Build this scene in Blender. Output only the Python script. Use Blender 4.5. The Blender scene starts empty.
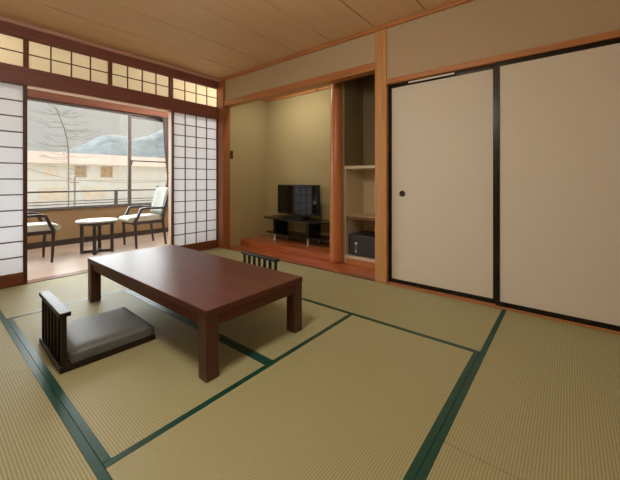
import bpy, bmesh, math, random
from mathutils import Vector, Matrix
random.seed(7)
R = math.radians
scene = bpy.context.scene
COL = scene.collection

# ------------------------------------------------------------------ materials
def lin(c):
    return tuple(((v/255)/12.92 if v/255 <= .04045 else ((v/255+.055)/1.055)**2.4) for v in c)

def mat(name, rgb, rough=.5, spec=.5, metal=0.0, var=.0, vscale=(8, 8, 8), bump=0.0, bscale=None, coat=0.0, detail=4, rgb2=None):
    """principled material with a procedural noise (stretched by vscale) varying its colour and bump"""
    m = bpy.data.materials.new(name); m.use_nodes = True
    nt = m.node_tree; N = nt.nodes; L = nt.links
    b = N['Principled BSDF']
    b.inputs['Roughness'].default_value = rough
    b.inputs['Specular IOR Level'].default_value = spec
    b.inputs['Metallic'].default_value = metal
    b.inputs['Coat Weight'].default_value = coat
    b.inputs['Coat Roughness'].default_value = .12
    c = lin(rgb)
    tc = N.new('ShaderNodeTexCoord'); mp = N.new('ShaderNodeMapping')
    mp.inputs['Scale'].default_value = vscale
    L.new(tc.outputs['Object'], mp.inputs['Vector'])
    nz = N.new('ShaderNodeTexNoise'); nz.inputs['Scale'].default_value = 1.0; nz.inputs['Detail'].default_value = detail
    L.new(mp.outputs['Vector'], nz.inputs['Vector'])
    rp = N.new('ShaderNodeValToRGB')
    rp.color_ramp.elements[0].position = .3; rp.color_ramp.elements[1].position = .7
    c2 = lin(rgb2) if rgb2 else tuple(v*(1+var) for v in c)
    c1 = c if rgb2 else tuple(v*(1-var) for v in c)
    rp.color_ramp.elements[0].color = (*c1, 1); rp.color_ramp.elements[1].color = (*c2, 1)
    L.new(nz.outputs['Fac'], rp.inputs['Fac'])
    L.new(rp.outputs['Color'], b.inputs['Base Color'])
    if bump:
        bp = N.new('ShaderNodeBump'); bp.inputs['Strength'].default_value = bump; bp.inputs['Distance'].default_value = .002
        L.new(nz.outputs['Fac'], bp.inputs['Height']); L.new(bp.outputs['Normal'], b.inputs['Normal'])
    return m

def wood(name, rgb, axis='z', rough=.4, var=.16, coat=0.0, spec=.5, fine=70, along=2.5):
    sc = {'x': (along, fine, fine), 'y': (fine, along, fine), 'z': (fine, fine, along)}[axis]
    return mat(name, rgb, rough, spec, 0, var, sc, .12, coat=coat)

def tatami_mat_material():
    m = bpy.data.materials.new('woven_rush'); m.use_nodes = True
    nt = m.node_tree; N = nt.nodes; L = nt.links; b = N['Principled BSDF']
    b.inputs['Roughness'].default_value = .52; b.inputs['Specular IOR Level'].default_value = .4
    tc = N.new('ShaderNodeTexCoord')
    wv = N.new('ShaderNodeTexWave'); wv.wave_type = 'BANDS'; wv.bands_direction = 'Y'; wv.wave_profile = 'SIN'
    wv.inputs['Scale'].default_value = 30.0; wv.inputs['Distortion'].default_value = .25
    wv.inputs['Detail'].default_value = 1; wv.inputs['Detail Scale'].default_value = 3
    L.new(tc.outputs['Object'], wv.inputs['Vector'])
    mp = N.new('ShaderNodeMapping'); mp.inputs['Scale'].default_value = (55, 420, 1)
    L.new(tc.outputs['Object'], mp.inputs['Vector'])
    nz = N.new('ShaderNodeTexNoise'); nz.inputs['Scale'].default_value = 1; nz.inputs['Detail'].default_value = 2
    L.new(mp.outputs['Vector'], nz.inputs['Vector'])
    mx = N.new('ShaderNodeMix'); mx.data_type = 'RGBA'
    mx.inputs['A'].default_value = (*lin((160, 156, 116)), 1); mx.inputs['B'].default_value = (*lin((190, 187, 146)), 1)
    L.new(wv.outputs['Fac'], mx.inputs['Factor'])
    mx2 = N.new('ShaderNodeMix'); mx2.data_type = 'RGBA'; mx2.blend_type = 'MULTIPLY'; mx2.inputs['Factor'].default_value = .45
    L.new(mx.outputs['Result'], mx2.inputs['A'])
    rp = N.new('ShaderNodeValToRGB'); rp.color_ramp.elements[0].position = .3; rp.color_ramp.elements[1].position = .7
    rp.color_ramp.elements[0].color = (.72, .74, .7, 1); rp.color_ramp.elements[1].color = (1.1, 1.08, 1.05, 1)
    L.new(nz.outputs['Fac'], rp.inputs['Fac']); L.new(rp.outputs['Color'], mx2.inputs['B'])
    L.new(mx2.outputs['Result'], b.inputs['Base Color'])
    bp = N.new('ShaderNodeBump'); bp.inputs['Strength'].default_value = .35; bp.inputs['Distance'].default_value = .0009
    L.new(wv.outputs['Fac'], bp.inputs['Height']); L.new(bp.outputs['Normal'], b.inputs['Normal'])
    return m

def paper_material(name, rgb, trans):
    m = bpy.data.materials.new(name); m.use_nodes = True
    nt = m.node_tree; N = nt.nodes; L = nt.links
    for n in list(N): N.remove(n)
    out = N.new('ShaderNodeOutputMaterial')
    tc = N.new('ShaderNodeTexCoord'); mp = N.new('ShaderNodeMapping'); mp.inputs['Scale'].default_value = (60, 60, 14)
    L.new(tc.outputs['Object'], mp.inputs['Vector'])
    nz = N.new('ShaderNodeTexNoise'); nz.inputs['Scale'].default_value = 1; nz.inputs['Detail'].default_value = 3
    L.new(mp.outputs['Vector'], nz.inputs['Vector'])
    rp = N.new('ShaderNodeValToRGB'); c = lin(rgb)
    rp.color_ramp.elements[0].color = (*[v*.93 for v in c], 1); rp.color_ramp.elements[1].color = (*c, 1)
    L.new(nz.outputs['Fac'], rp.inputs['Fac'])
    d = N.new('ShaderNodeBsdfDiffuse'); t = N.new('ShaderNodeBsdfTranslucent'); mx = N.new('ShaderNodeMixShader')
    mx.inputs['Fac'].default_value = trans
    L.new(rp.outputs['Color'], d.inputs['Color']); L.new(rp.outputs['Color'], t.inputs['Color'])
    L.new(d.outputs[0], mx.inputs[1]); L.new(t.outputs[0], mx.inputs[2]); L.new(mx.outputs[0], out.inputs['Surface'])
    return m

def glass_material():
    m = bpy.data.materials.new('window_glass'); m.use_nodes = True
    nt = m.node_tree; N = nt.nodes; L = nt.links
    for n in list(N): N.remove(n)
    out = N.new('ShaderNodeOutputMaterial')
    t = N.new('ShaderNodeBsdfTransparent'); t.inputs['Color'].default_value = (.95, .96, .95, 1)
    g = N.new('ShaderNodeBsdfGlossy'); g.inputs['Roughness'].default_value = .01
    fr = N.new('ShaderNodeFresnel'); fr.inputs['IOR'].default_value = 1.4
    mx = N.new('ShaderNodeMixShader')
    L.new(fr.outputs[0], mx.inputs['Fac']); L.new(t.outputs[0], mx.inputs[1]); L.new(g.outputs[0], mx.inputs[2])
    L.new(mx.outputs[0], out.inputs['Surface'])
    return m

def emit_material(name, rgb, strength):
    m = bpy.data.materials.new(name); m.use_nodes = True
    nt = m.node_tree; N = nt.nodes; L = nt.links; b = N['Principled BSDF']
    b.inputs['Emission Color'].default_value = (*lin(rgb), 1); b.inputs['Emission Strength'].default_value = strength
    return m

M = dict(
    tatami=tatami_mat_material(),
    heri=mat('green_border_cloth', (16, 74, 62), .38, .5, 0, .18, (300, 300, 300), .1),
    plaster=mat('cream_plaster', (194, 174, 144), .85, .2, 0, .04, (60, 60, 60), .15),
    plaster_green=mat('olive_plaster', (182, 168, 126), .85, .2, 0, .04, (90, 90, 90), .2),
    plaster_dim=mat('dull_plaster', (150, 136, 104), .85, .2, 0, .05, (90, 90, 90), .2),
    fusuma=mat('fusuma_paper', (230, 222, 208), .7, .3, 0, .025, (10, 14, 160), .06),
    lacquer=mat('black_lacquer', (18, 13, 11), .22, .5, 0, .1, (30, 30, 30)),
    post_z=wood('pale_cypress_post', (206, 152, 98), 'z', .38),
    post_y=wood('pale_cypress_beam', (190, 128, 78), 'y', .4),
    pole=wood('red_pole_wood', (200, 128, 78), 'z', .32, .06, fine=14, along=.6),
    brown_x=wood('dark_brown_beam', (138, 88, 80), 'x', .42),
    brown_z=wood('brown_frame', (128, 74, 46), 'z', .42),
    brown_xf=wood('brown_rail', (128, 74, 46), 'x', .42),
    stile_dark=wood('dark_stile', (84, 50, 38), 'z', .45),
    trim_x=wood('ceiling_trim_wood', (214, 172, 156), 'x', .45),
    lintel_red=wood('reddish_lintel', (124, 82, 70), 'x', .8, spec=.1),
    lintel_and_lit_wood=wood('pale_lintel_and_lit_wood', (240, 214, 188), 'x', .5),  # also brightened to stand for window light on soffit and screen edge
    lattice=wood('lattice_wood', (96, 62, 46), 'z', .5),
    redfloor=wood('red_floor_board', (182, 102, 60), 'y', .25, .2, coat=.35, fine=35),
    ceil=wood('ceiling_board', (222, 188, 144), 'x', .5, .05, fine=30, along=1.2),
    alcove_ceil=wood('alcove_ceiling_board', (200, 170, 116), 'y', .5, .1),
    table=wood('dark_table_wood', (100, 64, 54), 'y', .3, .1, coat=0, spec=.09, fine=60),
    table_leg=wood('dark_table_leg_wood', (84, 48, 38), 'z', .35, .1),
    zaisu=wood('espresso_wood', (42, 28, 24), 'x', .36, .12, spec=.3),
    leather=mat('grey_leather', (102, 107, 109), .5, .5, 0, .1, (120, 120, 120), .15),
    corner=wood('corner_post_wood', (164, 102, 62), 'z', .42),
    paper=paper_material('shoji_paper', (244, 246, 250), .55),
    paper_top=paper_material('transom_paper', (246, 238, 218), .72),
    glass=glass_material(),
    alu=mat('bronze_aluminium', (112, 104, 102), .7, .5, .35, .03, (20, 20, 20)),
    alu_dark=mat('dark_aluminium', (92, 86, 84), .45, .5, .3, .03, (20, 20, 20)),
    sunroom_floor=wood('sunroom_plank', (216, 196, 180), 'x', .35, .1, coat=.3, fine=30),
    sunroom_wall=mat('tan_wall_cloth', (156, 132, 100), .8, .2, 0, .04, (80, 80, 80), .15),
    sunroom_plain=mat('cream_wall_cloth', (214, 204, 186), .8, .2, 0, .03, (80, 80, 80), .1),
    basedark=mat('dark_baseboard', (62, 50, 46), .5, .4, 0, .05, (20, 20, 20)),
    chairwood=wood('charcoal_chair_wood', (58, 48, 48), 'z', .35, .1),
    vinyl=mat('white_vinyl', (200, 200, 188), .45, .4, 0, .03, (60, 60, 60), .08),
    vinyl_green=mat('pale_mint_vinyl', (186, 196, 186), .45, .4, 0, .03, (60, 60, 60), .08),
    whitetop=mat('white_laminate', (190, 187, 186), .3, .5, 0, .02, (20, 20, 20)),
    tvblack=mat('tv_plastic', (14, 13, 14), .3, .5, 0, .1, (30, 30, 30)),
    screen=mat('tv_screen', (8, 8, 11), .06, .7, 0, .05, (5, 5, 5)),
    standblack=mat('black_veneer', (26, 21, 19), .25, .5, 0, .12, (30, 4, 30)),
    silver=mat('brushed_silver', (226, 224, 220), .4, .5, .35, .04, (40, 40, 40)),
    bronze=mat('aged_bronze', (66, 54, 36), .4, .5, .6, .2, (120, 120, 120), .3),
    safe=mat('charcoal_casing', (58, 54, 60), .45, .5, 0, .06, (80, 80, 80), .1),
    shelfpale=mat('pale_shelf', (216, 200, 170), .6, .3, 0, .04, (20, 60, 20)),
    shelfbrown=wood('brown_shelf', (112, 72, 50), 'y', .4),
    shelfin=mat('shelf_lining', (216, 200, 168), .7, .3, 0, .04, (20, 20, 60)),
    curtain=mat('grey_drape', (138, 128, 126), .8, .2, 0, .08, (160, 160, 6), .15),
    tie=mat('cream_tie', (226, 218, 206), .8, .2, 0, .04, (90, 90, 90)),
    switch=mat('brown_switch', (74, 62, 44), .5, .4, 0, .05, (40, 40, 40)),
    whiteplastic=mat('white_plastic', (236, 232, 226), .35, .5, 0, .02, (30, 30, 30)),
    ground=mat('pale_gravel', (190, 182, 168), .9, .2, 0, .1, (.4, .4, .4)),
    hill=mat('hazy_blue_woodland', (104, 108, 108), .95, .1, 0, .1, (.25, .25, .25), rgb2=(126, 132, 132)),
    b_wall=mat('pale_render', (226, 222, 214), .9, .2, 0, .04, (.8, .8, .8)),  # paled to carry the outdoor haze
    b_roof=mat('peach_roof', (160, 140, 124), .9, .2, 0, .06, (.6, .6, .6)),
    b_trim=mat('tan_fascia', (206, 192, 172), .9, .2, 0, .06, (.6, .6, .6)),
    b_win=mat('orange_curtained_glass', (206, 166, 112), .5, .3, 0, .2, (1.4, 1.4, 1.4), rgb2=(150, 134, 122)),
    b_win2=mat('washed_out_pane', (232, 214, 192), .6, .3, 0, .1, (1.4, 1.4, 1.4)),  # pulled towards the wall colour, washed out as by haze
    bark=mat('pale_bark', (142, 130, 120), .9, .2, 0, .15, (6, 6, 2)),
    twig=mat('pale_twigs', (134, 128, 122), .9, .2, 0, .15, (6, 6, 6)),
    wire=mat('grey_cable', (150, 140, 130), .8, .2, 0, .05, (4, 4, 4)),
    concrete=mat('balcony_concrete', (200, 194, 184), .9, .2, 0, .06, (6, 6, 6)),
    fill_glow=emit_material('fill_lamp_glow', (255, 226, 186), 1.6),  # glowing parts of the added fill lamps
)

# ------------------------------------------------------------------ mesh helpers
class MB:
    def __init__(self): self.bm = bmesh.new()
    def box(self, x0, x1, y0, y1, z0, z1, bev=0.0, seg=2, rot=None):
        x0, x1 = min(x0, x1), max(x0, x1); y0, y1 = min(y0, y1), max(y0, y1); z0, z1 = min(z0, z1), max(z0, z1)
        t = bmesh.new()
        bmesh.ops.create_cube(t, size=1)
        for v in t.verts:
            v.co = Vector(((x0+x1)/2+v.co.x*(x1-x0), (y0+y1)/2+v.co.y*(y1-y0), (z0+z1)/2+v.co.z*(z1-z0)))
        if bev: bmesh.ops.bevel(t, geom=t.edges[:], offset=bev, segments=seg, profile=.5, affect='EDGES')
        if rot is not None: bmesh.ops.transform(t, matrix=rot, verts=t.verts)
        self.merge(t); return self
    def merge(self, t):
        me = bpy.data.meshes.new('t'); t.to_mesh(me); t.free(); self.bm.from_mesh(me); bpy.data.meshes.remove(me)
    def bar(self, p, q, w, h=None, w2=None, h2=None, up=(0, 0, 1), bev=0.0):
        """square bar from p to q tapering from w x h to w2 x h2"""
        h = h or w; w2 = w2 or w; h2 = h2 or h
        p, q = Vector(p), Vector(q); d = (q-p).normalized(); u = Vector(up)
        if abs(d.dot(u)) > .98: u = Vector((1, 0, 0))
        s = d.cross(u).normalized(); u = s.cross(d).normalized()
        t = bmesh.new(); vs = []
        for c, a, b in ((p, w/2, h/2), (q, w2/2, h2/2)):
            vs += [t.verts.new(c+s*i*a+u*j*b) for i, j in ((-1, -1), (1, -1), (1, 1), (-1, 1))]
        for f in ((0, 1, 2, 3), (7, 6, 5, 4), (0, 4, 5, 1), (1, 5, 6, 2), (2, 6, 7, 3), (3, 7, 4, 0)): t.faces.new([vs[i] for i in f])
        bmesh.ops.recalc_face_normals(t, faces=t.faces)
        if bev: bmesh.ops.bevel(t, geom=t.edges[:], offset=bev, segments=2, profile=.5, affect='EDGES')
        self.merge(t); return self
    def path(self, pts, w, h=None, up=(0, 1, 0)):
        """square-section bar mitred along a polyline in a plane normal to up; pts may carry their own width"""
        t = bmesh.new(); rings = []; up = Vector(up); h = h or w
        P = [Vector(p[:3]) for p in pts]; W = [p[3] if len(p) > 3 else w for p in pts]
        for i, p in enumerate(P):
            a = (P[i]-P[i-1]).normalized() if i else (P[1]-P[0]).normalized()
            b = (P[i+1]-P[i]).normalized() if i < len(P)-1 else a
            d = (a+b).normalized(); s = d.cross(up).normalized()
            k = 1/max(.5, d.dot(a))
            rings.append([t.verts.new(p+s*W[i]/2*k*x+up*h/2*y) for x, y in ((-1, -1), (1, -1), (1, 1), (-1, 1))])
        for r0, r1 in zip(rings, rings[1:]):
            for i in range(4): t.faces.new((r0[i], r0[(i+1) % 4], r1[(i+1) % 4], r1[i]))
        t.faces.new(rings[0][::-1]); t.faces.new(rings[-1])
        bmesh.ops.recalc_face_normals(t, faces=t.faces)
        bmesh.ops.bevel(t, geom=t.edges[:], offset=.003, segments=1, affect='EDGES')
        self.merge(t); return self
    def lathe(self, prof, n=32, c=(0, 0, 0), axis='z'):
        t = bmesh.new(); rings = []
        for r, z in prof:
            rings.append([t.verts.new((r*math.cos(2*math.pi*i/n), r*math.sin(2*math.pi*i/n), z)) for i in range(n)])
        for a, b in zip(rings, rings[1:]):
            for i in range(n): t.faces.new((a[i], a[(i+1) % n], b[(i+1) % n], b[i]))
        t.faces.new(rings[0][::-1]); t.faces.new(rings[-1])
        bmesh.ops.recalc_face_normals(t, faces=t.faces)
        if axis == 'x': bmesh.ops.transform(t, matrix=Matrix.Rotation(R(90), 4, 'Y'), verts=t.verts)
        if axis == 'y': bmesh.ops.transform(t, matrix=Matrix.Rotation(R(90), 4, 'X'), verts=t.verts)
        bmesh.ops.translate(t, vec=Vector(c), verts=t.verts)
        for f in t.faces: f.smooth = len(f.verts) == 4
        self.merge(t); return self
    def tube(self, pts, r, n=8, r2=None):
        t = bmesh.new(); rings = []; P = [Vector(p) for p in pts]; r2 = r if r2 is None else r2
        for i, p in enumerate(P):
            d = (P[min(i+1, len(P)-1)]-P[max(i-1, 0)]).normalized()
            u = Vector((0, 0, 1)) if abs(d.z) < .9 else Vector((1, 0, 0))
            s = d.cross(u).normalized(); u = s.cross(d)
            rr = r+(r2-r)*i/(len(P)-1)
            rings.append([t.verts.new(p+(s*math.cos(2*math.pi*k/n)+u*math.sin(2*math.pi*k/n))*rr) for k in range(n)])
        for a, b in zip(rings, rings[1:]):
            for k in range(n):
                f = t.faces.new((a[k], a[(k+1) % n], b[(k+1) % n], b[k])); f.smooth = True
        t.faces.new(rings[0][::-1]); t.faces.new(rings[-1])
        bmesh.ops.recalc_face_normals(t, faces=t.faces)
        self.merge(t); return self
    def prism(self, poly, z0, z1, bev=0.0):
        t = bmesh.new()
        a = [t.verts.new((x, y, z0)) for x, y in poly]; b = [t.verts.new((x, y, z1)) for x, y in poly]
        n = len(poly)
        t.faces.new(a[::-1]); t.faces.new(b)
        for i in range(n): t.faces.new((a[i], a[(i+1) % n], b[(i+1) % n], b[i]))
        bmesh.ops.recalc_face_normals(t, faces=t.faces)
        if bev: bmesh.ops.bevel(t, geom=t.edges[:], offset=bev, segments=2, affect='EDGES')
        self.merge(t); return self

def obj(name, mb, m, parent=None, loc=None):
    me = bpy.data.meshes.new(name)
    mb.bm.to_mesh(me); mb.bm.free()
    me.materials.append(M[m])
    o = bpy.data.objects.new(name, me); COL.objects.link(o)
    if parent is not None: o.parent = parent
    if loc is not None: o.location = loc
    return o

def tag(o, label, cat, group=None, kind=None):
    o['label'] = label; o['category'] = cat
    if group: o['group'] = group
    if kind: o['kind'] = kind
    return o

def thing(name, label, cat, loc=(0, 0, 0), rz=0, group=None, kind=None):
    o = bpy.data.objects.new(name, None); COL.objects.link(o); o.empty_display_size = .1
    o.location = loc; o.rotation_euler = (0, 0, rz)
    return tag(o, label, cat, group, kind)

def struct(name, mb, m, label, cat, parent=None):
    return tag(obj(name, mb, m, parent), label, cat, None, 'structure')

def copy_tree(o, parent=None):
    c = o.copy(); COL.objects.link(c)
    if parent is not None: c.parent = parent
    for ch in list(o.children): copy_tree(ch, c)
    return c

# ------------------------------------------------------------------ the room shell
XW = 2.88          # face of the wall with the sliding cupboard doors
YW = 4.07          # face of the shoji wall
XL, YB = -.80, -.95  # the two walls behind the camera
CEIL = 2.515

struct('floor', MB().box(XL-.1, 2.95, YB-.1, YW+.1, -.12, -.032), 'basedark', 'sub-floor under the straw tatami mats', 'floor')
# ceiling: planks 0.5 m wide with narrow dark seams
cb = MB()
ys = [YB-.05, -.51, -.01, .49, .99, 1.49, 2.0, 2.5, 3.01, 3.515, YW+.08]
for a, b in zip(ys, ys[1:]): cb.box(XL-.05, XW+.06, a+.005, b-.005, CEIL, CEIL+.026)
cb.box(XL-.1, XW+.14, YB-.1, YW+.12, CEIL+.0265, CEIL+.06)
struct('ceiling', cb, 'ceil', 'brown board ceiling with straight dark seams over the mat room', 'ceiling')

w = MB()
w.box(XW, XW+.09, YB-.1, 1.37, 1.978, CEIL)
w.box(XW, XW+.09, 1.494, 3.96, 2.176, CEIL)
w.box(XW+.085, XW+.16, YB-.1, 1.40, -.1, CEIL)      # added slab behind the doors, stops light leaking in
w.box(XW, XW+.09, YB-.1, -.48, 0, 1.978)
struct('wall_right', w, 'plaster', 'cream plaster wall above the sliding cupboard doors and alcove beam', 'wall')
struct('wall_left', MB().box(XL-.1, XL, YB-.1, YW+.1, -.03, CEIL), 'plaster', 'cream plaster side wall behind the camera on the left', 'wall')
struct('wall_back', MB().box(XL, XW, YB-.1, YB, -.03, CEIL), 'plaster', 'cream plaster wall behind the camera', 'wall')

# posts, lintels and trims
struct('trim_1', MB().box(2.868, 2.99, 1.37, 1.494, 0, 2.478, .004), 'post_z', 'square pale cypress post between shelf niche and sliding doors', 'post')
cp = MB().box(2.853, 2.975, 3.95, 4.17, 0, 2.478, .003)
struct('trim_2', cp, 'corner', 'brown corner post between shoji screen and alcove', 'post')
t = tag(obj('trim_3', MB().box(2.866, 2.95, -.80, 1.369, 1.931, 1.979, .003), 'post_y'), 'orange wood lintel over the two sliding cupboard doors', 'lintel', None, 'structure')
obj('glare_strip', MB().box(2.879, 2.892, .755, 1.157, 1.906, 1.919, .001), 'whiteplastic', t)  # white strip stands in for a reflection in the black lacquer
struct('trim_4', MB().box(2.866, 2.975, 1.495, 3.949, 2.098, 2.177, .003), 'post_y', 'orange wood beam across the top of the alcove opening', 'beam')
struct('trim_5', MB().box(2.852, 2.93, YB, 4.036, 2.474, CEIL-.001, .003), 'post_y', 'orange wood ceiling trim along the cupboard wall', 'trim')
struct('trim_6', MB().box(XL, 2.90, 4.037, 4.09, 2.472, 2.496, .006).box(XL, 2.90, 4.05, 4.09, 2.496, CEIL-.001), 'trim_x', 'pinkish wood ceiling trim above the transom windows', 'trim')
struct('trim_7', MB().box(2.878, 2.965, -.48, 1.369, -.03, .016, .002), 'post_y', 'pale wood floor track under the sliding cupboard doors', 'sill')
struct('trim_8', MB().box(XL, 2.852, YW-.005, YW+.12, 1.923, 2.092, .003), 'brown_x', 'dark brown head rail between shoji screens and transom windows', 'beam')
obj('lit_soffit', MB().box(.687, 2.108, YW+.004, YW+.119, 1.917, 1.9235, .001), 'lintel_and_lit_wood', bpy.data.objects['trim_8'])  # pale colour stands in for window light on the rail's underside
struct('trim_9', MB().box(XL, 2.852, YW, YW+.11, 2.374, 2.475, .002), 'brown_x', 'dark brown top rail above the transom windows', 'beam')
struct('trim_10', MB().box(XL, 2.852, YW+.002, YW+.12, -.03, .006, .001), 'brown_xf', 'brown floor sill between tatami mats and sunroom planks', 'sill')
struct('trim_11', MB().box(2.871, 2.9, 1.5, 3.945, -.03, .006), 'shelfbrown', 'narrow dark strip where mats meet the red alcove board', 'sill')
fb = MB().box(XL, 2.05, YB, -.432, -.03, -.002).box(XL, -.424, -.43, YW, -.03, -.002).box(2.05, 2.878, YB, -.432, -.03, -.002)
struct('trim_12', fb, 'brown_xf', 'brown boards edging the mats behind the camera', 'floor border')

# ------------------------------------------------------------------ tatami mats (long side along local x)
def tatami(x0, x1, y0, y1, label, borders):
    """borders: which long sides carry a green cloth: 'lo' / 'hi' of the short direction"""
    g = .0012
    x0 += g; x1 -= g; y0 += g; y1 -= g
    along_x = (x1-x0) > (y1-y0)
    Lx, Ly = ((x1-x0), (y1-y0)) if along_x else ((y1-y0), (x1-x0))
    o = obj('tatami_mat', MB().box(-Lx/2, Lx/2, -Ly/2, Ly/2, -.03, 0, .0015, 1), 'tatami')
    o.location = ((x0+x1)/2, (y0+y1)/2, 0)
    if not along_x: o.rotation_euler = (0, 0, R(90))     # local y -> -world x
    for s in borders:
        sg = 1 if s == 'hi' else -1
        if not along_x: sg = -sg
        e = sg*Ly/2
        obj('cloth_border', MB().box(-Lx/2, Lx/2, e-sg*.029, e+sg*.0004, -.028, .0016, .0006, 1), 'heri', o)
    return tag(o, label, 'tatami mat', 'tatami mats on the floor')

xa, xb, xc, xd = -.42, .4145, 1.222, 2.049
ya, yb, yc, yd, ye = -.43, .4005, 1.279, 3.132, YW
tatami(xd, 2.870, yb, 2.165, 'straw tatami mat running along the foot of the sliding cupboard doors', ('lo',))
tatami(xd, 2.870, 2.165, ye, 'straw tatami mat in front of the alcove with red boards', ('lo',))
tatami(xc, xd-.001, yc, yd, 'straw tatami mat under the alcove half of the low table', ('lo',))
tatami(xb, xc, yc, yd, 'straw tatami mat under the near floor seat and window half of the low table', ('lo', 'hi'))
tatami(xb, xd, yb, yc, 'straw tatami mat wholly bare in the foreground before the low table', ('lo', 'hi'))
tatami(1.274, 2.876, ya, yb, 'straw tatami mat at the lower right, before the right-hand cupboard door', ('hi',))
tatami(-.42, 1.274, ya, yb, 'straw tatami mat corner at the bottom edge right of the dark green border', ('hi',))
tatami(xa, xb, 2.238, ye, 'straw tatami mat at the left edge in front of the left shoji screen', ('hi',))
tatami(xa, xb, yb, 2.238, 'straw tatami mat in the lower left corner', ('hi',))
tatami(xb, xd, yd, ye, 'straw tatami mat along the shoji sill, beyond the floor seats', ('lo',))

# ------------------------------------------------------------------ fusuma (sliding cupboard doors)
def fusuma(n, y0, y1, xf, label, handle_y):
    root = thing('door_%d' % n, label, 'sliding door', (xf, (y0+y1)/2, .017), 0, 'sliding cupboard doors', 'structure')
    h = (y1-y0)/2; H = 1.9145
    f = MB()
    f.box(0, .024, -h, -h+.031, 0, H, .0015).box(0, .024, h-.031, h, 0, H, .0015)
    f.box(0.0005, .0235, -h+.031, h-.031, 0, .036, .0015).box(0.0005, .0235, -h+.031, h-.031, H-.036, H, .0015)
    obj('frame', f, 'lacquer', root)
    obj('panel', MB().box(.004, .02, -h+.030, h-.030, .034, H-.034), 'fusuma', root)
    if handle_y is not None:
        k = MB().lathe([(.029, 0), (.029, .004), (.024, .006), (.021, .002), (.006, .0015)], 28, axis='x')
        for v in k.bm.verts: v.co = Vector((-v.co.x+.004, v.co.y+handle_y-(y0+y1)/2, v.co.z+.876-.017))
        obj('finger_pull', k, 'bronze', root)
    return root
fusuma(3, .440, 1.366, 2.912, 'left cream paper sliding door with round bronze pull, next to the cypress post', 1.229)
fusuma(4, -.479, .449, 2.881, 'right cream paper sliding door with thick black frame at the picture edge', -.37)

# ------------------------------------------------------------------ shoji screens
def shoji(n, x0, x1, yf, label, ncol, left_w, right_w, cat='shoji screen'):
    root = thing('door_%d' % n, label, cat, ((x0+x1)/2, yf, .008), 0, 'paper shoji screens', 'structure')
    cx = (x0+x1)/2; a, b = x0-cx, x1-cx; H = 1.912; zb, zt = .108, 1.906
    f = MB()
    obj('stile', MB().box(a, a+left_w, 0, .03, 0, H, .0015), 'stile_dark', root)
    obj('stile', MB().box(b-right_w, b, 0, .03, 0, H, .0015), 'stile_dark' if n == 1 else 'brown_z', root)
    f.box(a+left_w, b-right_w, .001, .029, 0, zb, .0015)
    f.box(a+left_w, b-right_w, .001, .029, zt, H, .001)
    obj('rail', f, 'brown_xf', root)
    la = MB(); p0, p1 = a+left_w, b-right_w
    for i in range(1, ncol):
        x = p0+(p1-p0)*i/ncol; la.box(x-.0055, x+.0055, .007, .018, zb, zt)
    for k in range(1, 12):
        z = zb+(zt-zb)*k/12; la.box(p0, p1, .0075, .0175, z-.0055, z+.0055)
    obj('lattice', la, 'lattice', root)
    obj('paper', MB().box(p0, p1, .0185, .0192, zb, zt), 'paper', root)
    return root
shoji(1, -.062, .686, YW+.015, 'white paper shoji screen at the left edge beside the opening', 4, .031, .031)
shoji(5, -.799, -.058, YW+.055, 'white paper shoji screen beyond the left picture edge', 4, .031, .031)
shoji(2, 2.143, 2.852, YW+.015, 'white paper shoji screen between the opening and the alcove corner post', 4, .026, .016)
# slid-open screen parked behind the right one, its window-lit edge put in as pale colour
sj = MB().box(2.144, 2.176, YW+.047, YW+.118, .008, 1.92, .002)
struct('trim_13', sj, 'lintel_and_lit_wood', 'upright strip by the right shoji screen, pale for the window-lit edge of a parked screen', 'door strip')

# transom windows
edges = [(-.05, .657), (.697, 1.390), (1.430, 2.106), (2.161, 2.846)]
where = ['first paper transom window at the left picture edge', 'second paper transom window from the left, over the window opening',
         'third paper transom window from the left, over the mullion side of the opening', 'paper transom window above the right shoji screen']
for i, (a, b) in enumerate(edges):
    root = thing('window_%d' % (i+1), where[i], 'transom window', ((a+b)/2, YW+.02, 2.092), 0, 'paper transom windows', 'structure')
    h = (b-a)/2; H = .282
    e0 = .020 if i < 3 else .006
    e1 = .020 if i else .05
    f = MB().box(-h-e1, -h, 0, .03, 0, H, .001).box(h, h+e0, 0, .03, 0, H, .001)
    f.box(-h, h, .001, .029, 0, .004).box(-h, h, .001, .029, H-.006, H)
    obj('frame', f, 'brown_z', root)
    la = MB()
    for k in range(1, 4): x = -h+2*h*k/4; la.box(x-.0055, x+.0055, .006, .017, .004, H-.006)
    la.box(-h, h, .0065, .0165, H/2-.005, H/2+.005)
    obj('lattice', la, 'lattice', root)
    obj('paper', MB().box(-h, h, .018, .0187, .002, H-.002), 'paper_top', root)
struct('wall_shoji', MB().box(XL-.1, -.12, YW+.02, YW+.05, 2.09, 2.376), 'plaster', 'plaster at the end of the transom, beyond the left picture edge', 'wall')

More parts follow.
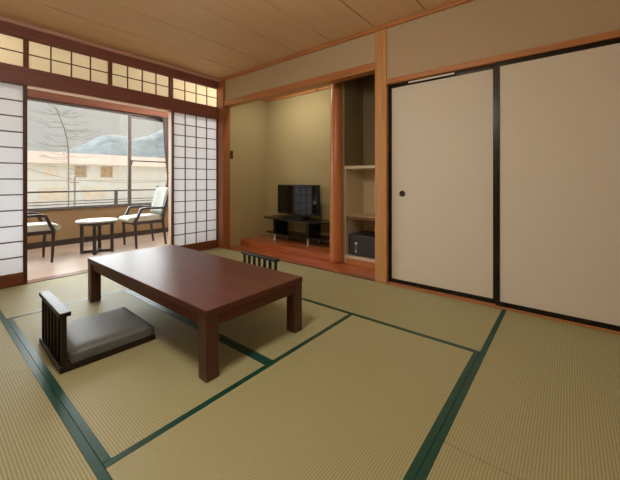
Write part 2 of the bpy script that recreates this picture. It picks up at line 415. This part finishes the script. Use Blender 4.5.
# ------------------------------------------------------------------ alcove
XB = 3.74; YA = 3.96; ZC = 2.352
struct('floor_alcove', MB().box(2.9, XB, 1.46, YA, -.05, .008, .001), 'redfloor', 'polished red wood floor board along the front of the alcove', 'floor')
struct('wall_alcove_left', MB().box(2.974, XB+.1, YA, YA+.1, -.05, 2.6).box(2.885, 2.98, YA+.0, YA+.1, 2.3, 2.6), 'plaster_green', 'olive plaster left wall of the alcove', 'wall')
struct('wall_alcove_back', MB().box(XB, XB+.1, 2.08, YA, -.05, 2.6), 'plaster_green', 'olive plaster back wall of the alcove behind the television', 'wall')
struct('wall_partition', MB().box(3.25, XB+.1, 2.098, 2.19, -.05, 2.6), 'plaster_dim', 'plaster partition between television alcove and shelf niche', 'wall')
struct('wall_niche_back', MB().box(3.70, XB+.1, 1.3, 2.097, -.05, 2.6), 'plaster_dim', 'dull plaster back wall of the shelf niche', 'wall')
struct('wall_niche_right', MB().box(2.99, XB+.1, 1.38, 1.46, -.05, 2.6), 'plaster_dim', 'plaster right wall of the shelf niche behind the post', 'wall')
struct('ceiling_alcove', MB().box(2.97, XB+.1, 2.14, YA, ZC, ZC+.05), 'alcove_ceil', 'pale wood ceiling of the television alcove', 'ceiling')
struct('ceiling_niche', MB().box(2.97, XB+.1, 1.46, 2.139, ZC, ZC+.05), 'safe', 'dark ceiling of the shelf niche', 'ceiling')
tr = MB().box(XB-.03, XB, 2.2, YA, ZC-.034, ZC, .002).box(2.98, XB-.03, YA-.03, YA, ZC-.034, ZC, .002)
struct('trim_14', tr, 'post_y', 'orange wood trim round the alcove ceiling', 'trim')
struct('trim_15', MB().box(3.18, XB, 2.195, YA-.001, .009, .098, .003), 'redfloor', 'raised polished red wood platform under the television stand', 'platform')
pl = MB().lathe([(.082, .008), (.082, .05), (.08, .6), (.076, 1.4), (.072, 2.0), (.066, 2.12), (.062, 2.2), (.062, ZC)], 40, (3.233, 2.203, 0))
struct('trim_16', pl, 'pole', 'round polished red wood alcove pole between television alcove and shelf niche', 'pole')

hk = MB().tube([(XB-.032, 2.86, ZC-.02), (XB-.045, 2.86, ZC-.022), (XB-.055, 2.86, ZC-.034), (XB-.05, 2.86, ZC-.048), (XB-.04, 2.86, ZC-.052)], .004)
hk.lathe([(.011, 0), (.011, .004)], 16, (XB-.0345, 2.86, ZC-.018), 'x')
tag(obj('picture_hook', hk, 'bronze'), 'tiny bronze picture hook on the alcove ceiling trim', 'hook')

# shelf unit in the niche
NX = 3.25
su = thing('shelf_unit', 'built-in niche shelf unit with pale upper board and brown middle shelf', 'shelf', (NX, 1.793, .008))
d = XB-.045-NX-.002
obj('side_panel', MB().box(0, d, .288, .302, .0, 1.164, .002), 'shelfpale', su)
obj('side_panel', MB().box(0, d, -.33, -.316, .0, 1.164, .002), 'shelfpale', su)
obj('back_panel', MB().box(d-.01, d, -.316, .288, .07, 1.13), 'shelfin', su)
obj('top_board', MB().box(-.006, d, -.33, .303, 1.132, 1.166, .002), 'shelfpale', su)
ms = obj('middle_shelf', MB().box(.012, d-.01, -.316, .288, .538, .566, .001), 'shelfin', su)
obj('edge_strip', MB().box(.002, .012, -.316, .288, .536, .567, .002), 'shelfbrown', ms)
obj('bottom_shelf', MB().box(-.004, d-.01, -.316, .302, .066, .100, .002), 'shelfpale', su)
obj('plinth', MB().box(.006, .03, -.316, .302, 0, .066, .002), 'pole', su)

sf = thing('safe_box', 'dark grey safe box with a key in its front, on the bottom niche shelf', 'safe', (3.45, 1.875, .1085))
obj('body', MB().box(-.16, .2, -.24, .192, .0, .248, .012, 3), 'safe', sf)
obj('door', MB().box(-.166, -.158, -.225, .178, .014, .234, .004), 'safe', sf)
lk = obj('lock', MB().lathe([(.013, 0), (.013, .006), (.008, .009)], 20, (-.174, .072, .152), 'x'), 'silver', sf)
ky = MB().lathe([(.016, 0), (.016, .004)], 20, (-.186, .072, .152), 'x').box(-.188, -.168, .070, .074, .149, .155)
ky.tube([(-.184, .072, .138), (-.186, .074, .11), (-.184, .072, .07)], .0025).box(-.188, -.182, .063, .081, .045, .072, .002)
obj('key', ky, 'silver', sf)

# light switch
ls = thing('light_switch', 'small dark brown switch plate on the alcove left wall by the corner post', 'switch', (2.998, YA, 1.39))
obj('plate', MB().box(-.035, .035, -.008, 0, -.062, .062, .003), 'switch', ls)
obj('rocker', MB().box(-.018, .018, -.012, -.007, -.035, .035, .002), 'switch', ls)

# ------------------------------------------------------------------ television and stand
ts = thing('tv_stand', 'low black bow-fronted television stand on silver legs in the alcove', 'tv stand', (3.42, 3.10, .098))
def bow(y0, y1, xf, xt, xb):
    n = 16; pts = []
    for i in range(n+1):
        s = i/n; y = y0+(y1-y0)*s; k = 1-(2*s-1)**2
        pts.append((xt+(xf-xt)*k, y))
    return pts+[(xb, y1), (xb, y0)]
obj('top_board', MB().prism(bow(-.64, .60, -.075, .0, .3), .322, .342, .002), 'standblack', ts)
obj('lower_shelf', MB().prism(bow(-.60, .57, -.03, .02, .28), .1, .116, .002), 'standblack', ts)
for y in (.365, -.285):
    obj('upright', MB().box(.0, .28, y-.022, y+.022, .1165, .3215, .002), 'standblack', ts)
    for x in (.012, .265):
        obj('leg', MB().lathe([(.02, 0), (.02, .006), (.013, .01), (.013, .09), (.019, .094), (.019, .0995)], 18, (x, y, 0)), 'silver', ts)

tv = thing('television', 'flat black television on the stand, reflecting the shoji lattice', 'television', (3.58, 3.15, .4405), R(-1.5))
W2, z0, z1 = .405, .056, .497
obj('cabinet', MB().box(.004, .05, -W2, W2, z0, z1, .006).box(.05, .085, -W2*.6, W2*.6, z0+.06, z1-.1, .012), 'tvblack', tv)
bz = MB().box(-.006, .006, -W2, -W2+.014, z0, z1, .002).box(-.006, .006, W2-.014, W2, z0, z1, .002)
bz.box(-.006, .006, -W2+.014, W2-.014, z0, z0+.02, .002).box(-.006, .006, -W2+.014, W2-.014, z1-.014, z1, .002)
obj('bezel', bz, 'tvblack', tv)
obj('screen', MB().box(-.002, .006, -W2+.013, W2-.013, z0+.018, z1-.012), 'screen', tv)
obj('neck', MB().box(.012, .045, -.06, .06, .012, z0+.08, .004), 'tvblack', tv)
obj('foot', MB().box(-.09, .09, -.2, .2, 0.0, .014, .005), 'tvblack', tv)

# ------------------------------------------------------------------ low table
lt = thing('low_table', 'large dark brown low wooden table in the middle of the mats', 'low table', (1.266, 2.246, .0018))
tw, tl, th = .366, .862, .356
obj('tabletop', MB().box(-tw, tw, -tl, tl, th-.036, th, .004), 'table', lt)
ap = .012
obj('apron', MB().box(-tw+ap, -tw+ap+.028, -tl+.08, tl-.08, .262, th-.036, .002), 'table', lt)
obj('apron', MB().box(tw-ap-.028, tw-ap, -tl+.08, tl-.08, .262, th-.036, .002), 'table', lt)
obj('apron', MB().box(-tw+.08, tw-.08, -tl+ap-.006, -tl+ap+.022, .262, th-.036, .002), 'table', lt)
obj('apron', MB().box(-tw+.08, tw-.08, tl-ap-.022, tl-ap+.006, .262, th-.036, .002), 'table', lt)
for sx in (-1, 1):
    for sy in (-1, 1):
        x = sx*(tw-.003-.037); y = sy*(tl-.002-.037)
        obj('leg', MB().box(x-.037, x+.037, y-.037, y+.037, 0, th-.0355, .004), 'table_leg', lt)

# ------------------------------------------------------------------ floor seats
def floor_seat(label, loc, rz):
    z = thing('floor_seat', label, 'floor chair', loc, rz, 'legless floor seats at the low table')
    a, b = .243, .253
    obj('base', MB().box(-a, a, -b, b, 0, .03, .004), 'zaisu', z)
    c = bmesh.new(); bmesh.ops.create_cube(c, size=1)
    bmesh.ops.subdivide_edges(c, edges=c.edges[:], cuts=10, use_grid_fill=True)
    for v in c.verts:
        x, y, zz = v.co*2
        k = max(abs(x), abs(y))
        top = .094+.003*(1-x**4)*(1-y**4)-.016*max(0, (k-.80)/.20)**2
        v.co = Vector((.022+x*.215, y*.246, .0305 if zz < -.99 else .0305+(zz+1)/2*(top-.0305)))
    for f in c.faces: f.smooth = True
    q = MB(); q.merge(c)
    cu = obj('cushion', q, 'leather', z)
    for i in range(7):
        y = -.228+.456*i/6
        obj('slat', MB().box(-a+.010, -a+.034, y-.0075, y+.0075, .03, .288, .002), 'zaisu', z)
    obj('top_rail', MB().box(-a-.002, -a+.05, -b, b, .288, .311, .004), 'zaisu', z)
    return z
z1_ = floor_seat('dark wooden legless floor seat with grey cushion at the left, nearest the camera', (.7166, 2.279, 0.0017), R(-1.5))
z2_ = copy_tree(z1_); z2_.location = (1.785, 2.24, .0017); z2_.rotation_euler = (0, 0, R(176.5))
z2_['label'] = 'dark legless floor seat behind the low table, only its slatted backrest showing'

# ------------------------------------------------------------------ sunroom beyond the shoji
SY = 6.10; SX0, SX1 = -1.2, 3.42
pk = MB()
yy = YW+.121
while yy < SY-.01:
    y2 = min(yy+.118, SY); pk.box(SX0, SX1, yy, y2-.0015, -.03, .0, .0008, 1); yy = y2
pk.box(SX0, SX1, YW+.12, SY, -.1, -.031)
struct('floor_sunroom', pk, 'sunroom_floor', 'orange brown plank floor of the window sunroom', 'floor')
struct('wall_sunroom', MB().box(SX0, SX1, SY, SY+.12, -.1, .548), 'sunroom_wall', 'low tan wall under the sunroom window', 'wall')
struct('wall_sunroom_left', MB().box(SX0-.1, SX0, YW+.1, SY+.12, -.1, 2.7), 'sunroom_plain', 'left end wall of the sunroom', 'wall')
struct('wall_sunroom_right', MB().box(SX1, SX1+.1, YA+.1, SY+.12, -.1, 2.7), 'sunroom_plain', 'right end wall of the sunroom behind the shoji screen', 'wall')
struct('wall_sunroom_inner', MB().box(2.976, SX1, YA+.1, YW+.17, -.1, 2.7).box(SX0, XL-.1, YW, YW+.12, -.1, 2.7), 'sunroom_plain', 'inner wall of the sunroom behind the alcove', 'wall')
struct('ceiling_sunroom', MB().box(SX0-.1, SX1+.1, YW+.11, SY+.12, 2.56, 2.66), 'sunroom_plain', 'pale ceiling of the sunroom', 'ceiling')
struct('baseboard_sunroom', MB().box(SX0, SX1, SY-.014, SY, 0, .085, .002), 'basedark', 'dark baseboard under the tan sunroom wall', 'baseboard')
struct('trim_17', MB().box(SX0, SX1, SY-.06, SY+.12, 2.215, 2.325, .003), 'lintel_red', 'reddish wood lintel over the sunroom window', 'lintel')
struct('trim_18', MB().box(SX0, SX1, SY-.075, SY+.12, 2.325, 2.56, .003), 'lintel_and_lit_wood', 'pale wood board above the reddish window lintel', 'lintel')
struct('trim_19', MB().box(SX0, SX1, SY-.02, SY+.12, .548, .566, .002), 'alu_dark', 'dark metal sill along the sunroom window', 'sill')

wn = thing('window_5', 'wide aluminium sliding window of the sunroom looking onto the hills', 'window', (0, SY, .566), 0, None, 'structure')
H = 2.215-.566
fr = MB().box(SX0, SX1, .02, .11, 0, .010, .002).box(SX0, SX1, .02, .11, H-.03, H, .002)
fr.box(SX0, SX0+.03, .02, .11, .010, H-.03).box(SX1-.03, SX1, .02, .11, .010, H-.03)
obj('outer_frame', fr, 'alu', wn)
def sash(x0, x1, y, s0, s1, top, bar):
    f = MB().box(x0, x0+s0, y, y+.03, .010, H-.03, .002).box(x1-s1, x1, y, y+.03, .010, H-.03, .002)
    f.box(x0+s0, x1-s1, y+.001, y+.029, .010, .022, .002).box(x0+s0, x1-s1, y+.001, y+.029, H-.03-top, H-.03, .002)
    if bar: f.box(x0+s0, x1-s1, y+.001, y+.029, bar-.011, bar+.011, .002)
    s = obj('sash', f, 'alu_dark' if bar else 'alu', wn)
    obj('pane', MB().box(x0+s0-.003, x1-s1+.003, y+.012, y+.017, .02, H-.03-top+.004), 'glass', s)
    return s
s1 = sash(.35, 2.455, .03, .045, .055, .006, None)
s2 = sash(2.41, SX1-.03, .066, .05, .04, .045, .795)
s3 = sash(SX0+.03, .395, .066, .04, .045, .045, None)
obj('latch', MB().box(2.452, 2.466, .022, .034, .72, .80, .003).bar((2.458, .02, .76), (2.485, .012, .80), .012), 'alu_dark', s1)

# curtain gathered at the right of the window
def curtain():
    t = bmesh.new(); nz, nx = 48, 60; z0, z1 = .50, 2.205; rows = []
    def left(z):
        pts = [(.50, 2.975), (.75, 2.985), (.98, 3.04), (1.06, 3.05), (1.25, 3.03), (1.6, 2.995), (2.0, 2.97), (2.205, 2.96)]
        for (a, xa_), (b, xb_) in zip(pts, pts[1:]):
            if a <= z <= b: return xa_+(xb_-xa_)*(z-a)/(b-a)
        return pts[-1][1]
    for j in range(nz+1):
        z = z0+(z1-z0)*j/nz; xl = left(z); xr = 3.37; row = []
        pinch = .4+.6*min(1, abs(z-1.04)/.35)
        for i in range(nx+1):
            s = i/nx
            row.append(t.verts.new((xl+(xr-xl)*s, SY-.095+.022*pinch*math.sin(s*2*math.pi*8), z)))
        rows.append(row)
    for a, b in zip(rows, rows[1:]):
        for i in range(nx):
            f = t.faces.new((a[i], a[i+1], b[i+1], b[i])); f.smooth = True
    bmesh.ops.solidify(t, geom=t.faces[:], thickness=.004)
    q = MB(); q.merge(t); return q
cu = thing('curtain', 'grey drape tied back at the right end of the sunroom window', 'curtain')
obj('drape', curtain(), 'curtain', cu)
tb = MB().tube([(3.105, SY-.13, .98), (3.10, SY-.135, 1.03), (3.2, SY-.14, 1.05), (3.38, SY-.12, 1.16)], .02, 8)
obj('tieback', tb, 'tie', cu)
obj('curtain_rail', MB().tube([(2.75, SY-.085, 2.212), (3.40, SY-.085, 2.212)], .009), 'alu_dark', cu)

# armchairs (local +x is the front)
def armchair(label, loc, rz):
    c = thing('armchair', label, 'armchair', loc, rz, 'sunroom armchairs')
    for s in (-1, 1):
        y = .21*s
        obj('leg', MB().path([(.19, y, .0, .022), (.205, y, .34, .034), (.205, y, .405, .036)], .03, .032), 'chairwood', c)
        obj('leg', MB().path([(-.25, y, .0, .022), (-.205, y, .38, .036), (-.225, y, .56, .034), (-.32, y, .9, .024)], .03, .03), 'chairwood', c)
        obj('armrest', MB().path([(.205, y, .39, .034), (.125, y, .572, .034), (.06, y, .585, .032), (-.226, y, .575, .028)], .03, .036), 'chairwood', c)
    fr = MB().box(-.2, .2, -.195, -.17, .345, .39, .003).box(-.2, .2, .17, .195, .345, .39, .003)
    fr.box(.185, .215, -.195, .195, .345, .39, .003).box(-.215, -.19, -.195, .195, .345, .39, .003)
    obj('seat_frame', fr, 'chairwood', c)
    t = bmesh.new(); bmesh.ops.create_cube(t, size=1)
    bmesh.ops.subdivide_edges(t, edges=t.edges[:], cuts=8, use_grid_fill=True)
    for v in t.verts:
        x, y, z = v.co*2
        v.co = Vector((.03+x*.235, y*.188, .43+z*.036))
        if x > .4: v.co.z += -.014*((x-.4)/.6)**2; v.co.x += .024*(1-z*z)*((x-.4)/.6)
        if z > 0: v.co.z += .012*(1-x*x)*(1-y*y)
    for f in t.faces: f.smooth = True
    q = MB(); q.merge(t); obj('seat_cushion', q, 'vinyl', c)
    t = bmesh.new(); bmesh.ops.create_cube(t, size=1)
    bmesh.ops.subdivide_edges(t, edges=t.edges[:], cuts=8, use_grid_fill=True)
    for v in t.verts:
        x, y, z = v.co*2                                   # x thickness, z height
        h = .48+(z+1)/2*.41
        v.co = Vector((-.195-(h-.48)*.27+x*.02*(1-.5*max(abs(y), abs(z))**6)-.02*(1-y*y), y*.19, h))
    for f in t.faces: f.smooth = True
    q = MB(); q.merge(t); obj('backrest', q, 'vinyl_green', c)
    obj('back_rail', MB().box(-.212, -.19, -.2, .2, .455, .485, .003), 'chairwood', c)
    for s in (-1, 1):
        obj('post_cap', MB().lathe([(.014, 0), (.016, .008), (.01, .016)], 14, (-.322, .21*s, .897)), 'chairwood', c)
    return c
c1 = armchair('dark framed armchair with white seat and pale backrest at the right, by the curtain', (2.235, 5.145, 0), R(180))
c2 = copy_tree(c1); c2.location = (.86, 5.115, 0); c2.rotation_euler = (0, 0, 0)
c2['label'] = 'dark framed armchair with white seat, half hidden by the left shoji screen'

# round side table
rt = thing('side_table', 'small round white-topped table with dark legs between the armchairs', 'side table', (1.60, 5.12, 0), R(-27))
obj('tabletop', MB().lathe([(.235, .428), (.248, .434), (.25, .442), (.246, .452), (.236, .455)], 48), 'whitetop', rt)
obj('apron', MB().lathe([(.20, .392), (.212, .394), (.212, .4275), (.2, .4278)], 48), 'chairwood', rt)
for k in range(4):
    a = math.pi/2*k; x, y = .178*math.cos(a), .178*math.sin(a)
    obj('leg', MB().box(-.019, .019, -.019, .019, 0, .393, .002, rot=Matrix.Translation((x, y, 0)) @ Matrix.Rotation(a, 4, 'Z')), 'chairwood', rt)
obj('stretcher', MB().box(-.16, .16, -.015, .015, .004, .034, .002).box(-.015, .015, -.16, .16, .004, .034, .002), 'chairwood', rt)

# ------------------------------------------------------------------ outside
struct('balcony_floor', MB().box(-3, 7, SY+.12, 7.25, -.25, -.08), 'concrete', 'concrete balcony slab outside the sunroom window', 'balcony')
br = thing('balcony_railing', 'grey metal balcony railing outside the sunroom window', 'railing', (0, 7.0, -.08))
obj('top_rail', MB().box(-3, 7, -.025, .025, .868, .90, .004), 'alu_dark', br)
for z in (.700, .650, .600):
    obj('rail', MB().box(-3, 7, -.01, .01, z, z+.016, .002), 'alu_dark', br)
for x in (-1.5, .51, 2.51, 4.51, 6.51):
    obj('post', MB().box(x-.03, x+.03, -.02, .02, 0, .868, .003), 'alu_dark', br)
obj('kick_panel', MB().box(-3, 7, -.008, .008, .02, .5), 'alu', br)
struct('wall_facade', MB().box(-3, 7, SY+.0, SY+.125, 2.56, 3.3).box(-3, SX0-.1, SY, SY+.125, -.25, 2.56).box(SX1+.1, 7, SY, SY+.125, -.25, 2.56), 'concrete', 'outer face of the inn above the sunroom window', 'wall')

GZ = -3.4
struct('ground', MB().box(-120, 260, 7.3, 330, GZ-.3, GZ), 'ground', 'pale open ground between the inn and the hills', 'ground')

YBD = 52.0; K = YBD/25
bd = thing('building', 'pale two-storey house with peach roof seen through the sunroom window', 'building', (0, YBD, GZ))
def bz_(z): return 1+(z-1)*K-GZ
bx0, bx1 = 2.6*K, 16*K
obj('wall', MB().box(bx0, bx1, 0, 9, 0, bz_(2.06)), 'b_wall', bd)
rfm = MB()
t = bmesh.new()
ev, rg = bz_(2.06), bz_(2.95)
A = [(bx0-.7, -.8, ev), (bx1+.7, -.8, ev), (bx1+.7, 9.8, ev), (bx0-.7, 9.8, ev), (bx0+1.5, 4.5, rg), (bx1-1.5, 4.5, rg)]
vs = [t.verts.new(p) for p in A]
for f in ((0, 1, 5, 4), (1, 2, 5), (2, 3, 4, 5), (3, 0, 4), (3, 2, 1, 0)): t.faces.new([vs[i] for i in f])
bmesh.ops.recalc_face_normals(t, faces=t.faces); rfm.merge(t)
obj('roof', rfm, 'b_roof', bd)
obj('fascia', MB().box(bx0-.72, bx1+.72, -.84, -.76, ev-.14, ev+.06), 'b_trim', bd)
obj('string_course', MB().box(bx0-.02, bx1+.02, -.06, -.001, bz_(.98), bz_(1.03)), 'b_trim', bd)
for (a, b, z0_, z1_b, m_) in ((4.97, 5.6, 1.29, 1.84, 'b_win2'), (6.55, 7.17, 1.24, 1.95, 'b_win'), (8.04, 8.72, 1.25, 1.96, 'b_win'),
                              (4.75, 6.1, -.25, .52, 'b_win2'), (7.1, 8.3, -.25, .52, 'b_win2')):
    w_ = MB(); a, b, z0_, z1_b = a*K, b*K, bz_(z0_), bz_(z1_b)
    w_.box(a-.08, a, -.1, -.002, z0_-.08, z1_b+.08).box(b, b+.08, -.1, -.002, z0_-.08, z1_b+.08).box(a, b, -.1, -.002, z0_-.08, z0_).box(a, b, -.1, -.002, z1_b, z1_b+.08)
    w_.box((a+b)/2-.03, (a+b)/2+.03, -.09, -.002, z0_, z1_b)
    wo = obj('window', w_, 'b_trim' if m_ == 'b_win' else 'b_wall', bd)
    obj('pane', MB().box(a, b, -.04, -.002, z0_, z1_b), m_, wo)

# bare tree with a leaning top
tx, ty = 3.474, 14.0
tree = thing('bare_tree', 'thin bare tree with a bent top outside the sunroom window', 'tree', (tx, ty, GZ))
trunk = [(0, 0, 0), (.02, 0, 2), (0, 0, 4.0), (0, 0, 5.5), (-.044, 0, 5.86), (-.12, 0, 6.25), (-.22, 0, 6.55), (-.36, 0, 6.92), (-.53, 0, 7.13)]
obj('trunk', MB().tube(trunk, .026, 8, .014), 'bark', tree)
bm_ = MB(); rnd = random.Random(3)
for i in range(46):
    z = 4.6+2.4*rnd.random(); k = 0
    for a, b in zip(trunk, trunk[1:]):
        if a[2] <= z <= b[2]: k = a[0]+(b[0]-a[0])*(z-a[2])/(b[2]-a[2])
    an = rnd.uniform(0, 6.28); Ln = rnd.uniform(.5, 1.35)*(1.15-.25*(z-4.6)/2.4)
    dx, dy = math.cos(an), math.sin(an)
    p = [(k, 0, z), (k+dx*Ln*.5, dy*Ln*.5, z-.03), (k+dx*Ln, dy*Ln, z+rnd.uniform(-.05, .25))]
    bm_.tube(p, .008, 5, .003)
    for q in range(3):
        s = rnd.uniform(.35, .9); a2 = an+rnd.uniform(-.9, .9); l2 = rnd.uniform(.15, .45)
        c0 = (k+dx*Ln*s, dy*Ln*s, z+.02); bm_.tube([c0, (c0[0]+math.cos(a2)*l2, c0[1]+math.sin(a2)*l2, c0[2]+rnd.uniform(0, .2))], .005, 4, .002)
obj('branches', bm_, 'twig', tree)

# utility pole with cables
up = thing('utility_pole', 'short grey utility pole beside the bare tree outside', 'utility pole', (4.18, 16, GZ))
obj('pole', MB().lathe([(.045, 0), (.035, 4.55), (.03, 4.57)], 16), 'wire', up)
obj('crossarm', MB().box(-.16, .16, -.02, .02, 4.30, 4.34), 'wire', up)
def sag(p, q, s, n=20):
    return [tuple(Vector(p).lerp(Vector(q), i/n)-Vector((0, 0, s*4*(i/n)*(1-i/n)))) for i in range(n+1)]
cb_ = MB().tube(sag((-.5, 15, 3.1), (4.08, 15.9, 1.06), .3), .012, 6)
tag(obj('overhead_cable', cb_, 'wire'), 'drooping cable running left from the short utility pole', 'cable')
cb_ = MB().tube(sag((4.30, 15.9, 1.02), (13, 17.5, 1.6), .35), .012, 6)
tag(obj('overhead_cable', cb_, 'wire'), 'drooping cable running right from the short utility pole', 'cable')

# hills
def ridge(name, pts, y, depth, m, label, seed):
    t = bmesh.new(); rnd = random.Random(seed)
    n = 90; x0, x1 = pts[0][0], pts[-1][0]; prof = []
    for i in range(n+1):
        x = x0+(x1-x0)*i/n
        for (a, za), (b, zb2) in zip(pts, pts[1:]):
            if a <= x <= b: z = za+(zb2-za)*(x-a)/(b-a)
        prof.append((x, z+rnd.uniform(-.5, .5)))
    rows = []
    for j in range(9):
        s = j/8
        rows.append([t.verts.new((x, y-depth*(1-s)+rnd.uniform(-1.5, 1.5)*(0 < s < 1), GZ+(z-GZ)*(s**.8)+rnd.uniform(-.8, .8)*(0 < s < 1))) for x, z in prof])
    rows.append([t.verts.new((x, y+depth, GZ)) for x, z in prof])
    for a, b in zip(rows, rows[1:]):
        for i in range(n): t.faces.new((a[i], a[i+1], b[i+1], b[i])).smooth = True
    bmesh.ops.recalc_face_normals(t, faces=t.faces)
    q = MB(); q.merge(t)
    return struct(name, q, m, label, 'hill')
ridge('hill', [(-60, 6), (10, 8), (36, 12), (46, 18), (53, 21), (60, 19), (68, 22), (76, 26), (95, 34), (130, 42), (200, 30), (260, 15)], 150, 40, 'hill', 'hazy blue wooded hill on the skyline', 5)

# ------------------------------------------------------------------ lights
def lamp(name, kind, loc, energy, color, size, parent=None, rot=None):
    la = bpy.data.lights.new(name, kind); la.energy = energy; la.color = color
    if kind == 'POINT': la.shadow_soft_size = size
    else: la.shape = 'RECTANGLE'; la.size, la.size_y = size
    o = bpy.data.objects.new(name, la); COL.objects.link(o); o.location = loc
    if rot: o.rotation_euler = rot
    if parent is not None: o.parent = parent
    return o
# added fill lamp, unseen above the picture, built as a paper-and-wood pendant
cl = thing('fill_pendant', 'added unseen fill lamp, a square paper and wood pendant over the mats', 'pendant lamp', (.6, 1.2, CEIL))
obj('fill_rose', MB().lathe([(.06, -.03), (.06, 0)], 24), 'whiteplastic', cl)
obj('fill_cord', MB().tube([(0, 0, -.03), (0, 0, -.4)], .006), 'lacquer', cl)
f = MB()
for z in (-.54, -.42):
    f.box(-.23, .23, -.23, -.21, z, z+.02).box(-.23, .23, .21, .23, z, z+.02).box(-.23, -.21, -.21, .21, z, z+.02).box(.21, .23, -.21, .21, z, z+.02)
for x in (-.22, .22):
    for y in (-.22, .22): f.box(x-.01, x+.01, y-.01, y+.01, -.53, -.41)
f.box(-.21, .21, -.006, .006, -.415, -.403).box(-.006, .006, -.21, .21, -.415, -.403)
obj('frame', f, 'post_y', cl)
obj('fill_bulb', MB().lathe([(.01, -.49), (.05, -.48), (.06, -.46), (.05, -.44), (.01, -.43)], 24), 'fill_glow', cl)
lamp('fill_pendant_light', 'POINT', (.6, 1.2, CEIL-.53), 42, (1, .94, .84), .2)
# added strip lamp, unseen behind the alcove beam, brightens the alcove
al = thing('fill_strip', 'added unseen fill lamp, a slim white strip behind the alcove beam', 'strip lamp', (3.02, 3.05, ZC))
obj('fill_housing', MB().box(-.03, .03, -.45, .45, -.03, -.0005, .004), 'whiteplastic', al)
obj('tube', MB().lathe([(.012, -.43), (.012, .43)], 16, (0, 0, -.044), 'y'), 'fill_glow', al)
lamp('fill_strip_light', 'AREA', (3.02, 3.05, ZC-.065), 5.5, (1, .95, .84), (.05, .85), None, (0, R(-35), 0))
# added sunroom ceiling lamps, out of sight, brighten the floor and paper screens
for sx_, where_ in ((2.95, 'right end of the sunroom behind the shoji screen'), (-.15, 'left end of the sunroom behind the shoji screen')):
    sl = thing('fill_ceiling_light', 'added unseen round white fill lamp at the '+where_, 'ceiling lamp', (sx_, 5.0, 2.56), 0, 'added sunroom fill lamps')
    obj('base', MB().lathe([(.14, -.02), (.14, -.0005)], 32), 'whiteplastic', sl)
    obj('fill_lamp_shade', MB().lathe([(.08, -.09), (.17, -.07), (.19, -.045), (.17, -.02)], 32), 'fill_glow', sl)
    lamp('sunroom_fill', 'POINT', (sx_, 5.0, 2.43), 48 if sx_ > 0 else 36, (1, .96, .9), .05)

sun = bpy.data.lights.new('daylight_sun', 'SUN'); sun.energy = 15; sun.angle = R(110); sun.color = (.93, .97, 1)
so = bpy.data.objects.new('daylight_sun', sun); COL.objects.link(so)
dirv = Vector((.17, -1.0, -.52))        # direction the light travels: in through the window, from the left
so.rotation_euler = dirv.to_track_quat('-Z', 'Y').to_euler()
so.location = (0, 20, 15)

wd = bpy.data.worlds.new('World'); scene.world = wd; wd.use_nodes = True
nt = wd.node_tree; N = nt.nodes; L = nt.links
bg = N['Background']; tc = N.new('ShaderNodeTexCoord'); sp = N.new('ShaderNodeSeparateXYZ')
L.new(tc.outputs['Generated'], sp.inputs[0])
rp = N.new('ShaderNodeValToRGB')
rp.color_ramp.elements[0].position = .0; rp.color_ramp.elements[0].color = (.535, .52, .49, 1)
rp.color_ramp.elements[1].position = .9; rp.color_ramp.elements[1].color = (1.6, 1.62, 1.7, 1)
e = rp.color_ramp.elements.new(.28); e.color = (.55, .535, .50, 1)
L.new(sp.outputs['Z'], rp.inputs['Fac']); L.new(rp.outputs['Color'], bg.inputs['Color'])
bg.inputs['Strength'].default_value = 1.0

# ------------------------------------------------------------------ camera
cam = bpy.data.cameras.new('camera'); co = bpy.data.objects.new('camera', cam); COL.objects.link(co)
cam.sensor_fit = 'HORIZONTAL'; cam.sensor_width = 36; cam.lens = 319.5/620*36
cam.shift_y = -(240-180.6)/620; cam.clip_start = .02; cam.clip_end = 1000
co.location = (0, 0, 1.0); co.rotation_euler = (R(90), 0, R(38.98-90))
scene.camera = co
vs_ = scene.view_settings
vs_.view_transform = 'Standard'; vs_.look = 'None'; vs_.gamma = 1; vs_.exposure = .3; vs_.use_curve_mapping = False
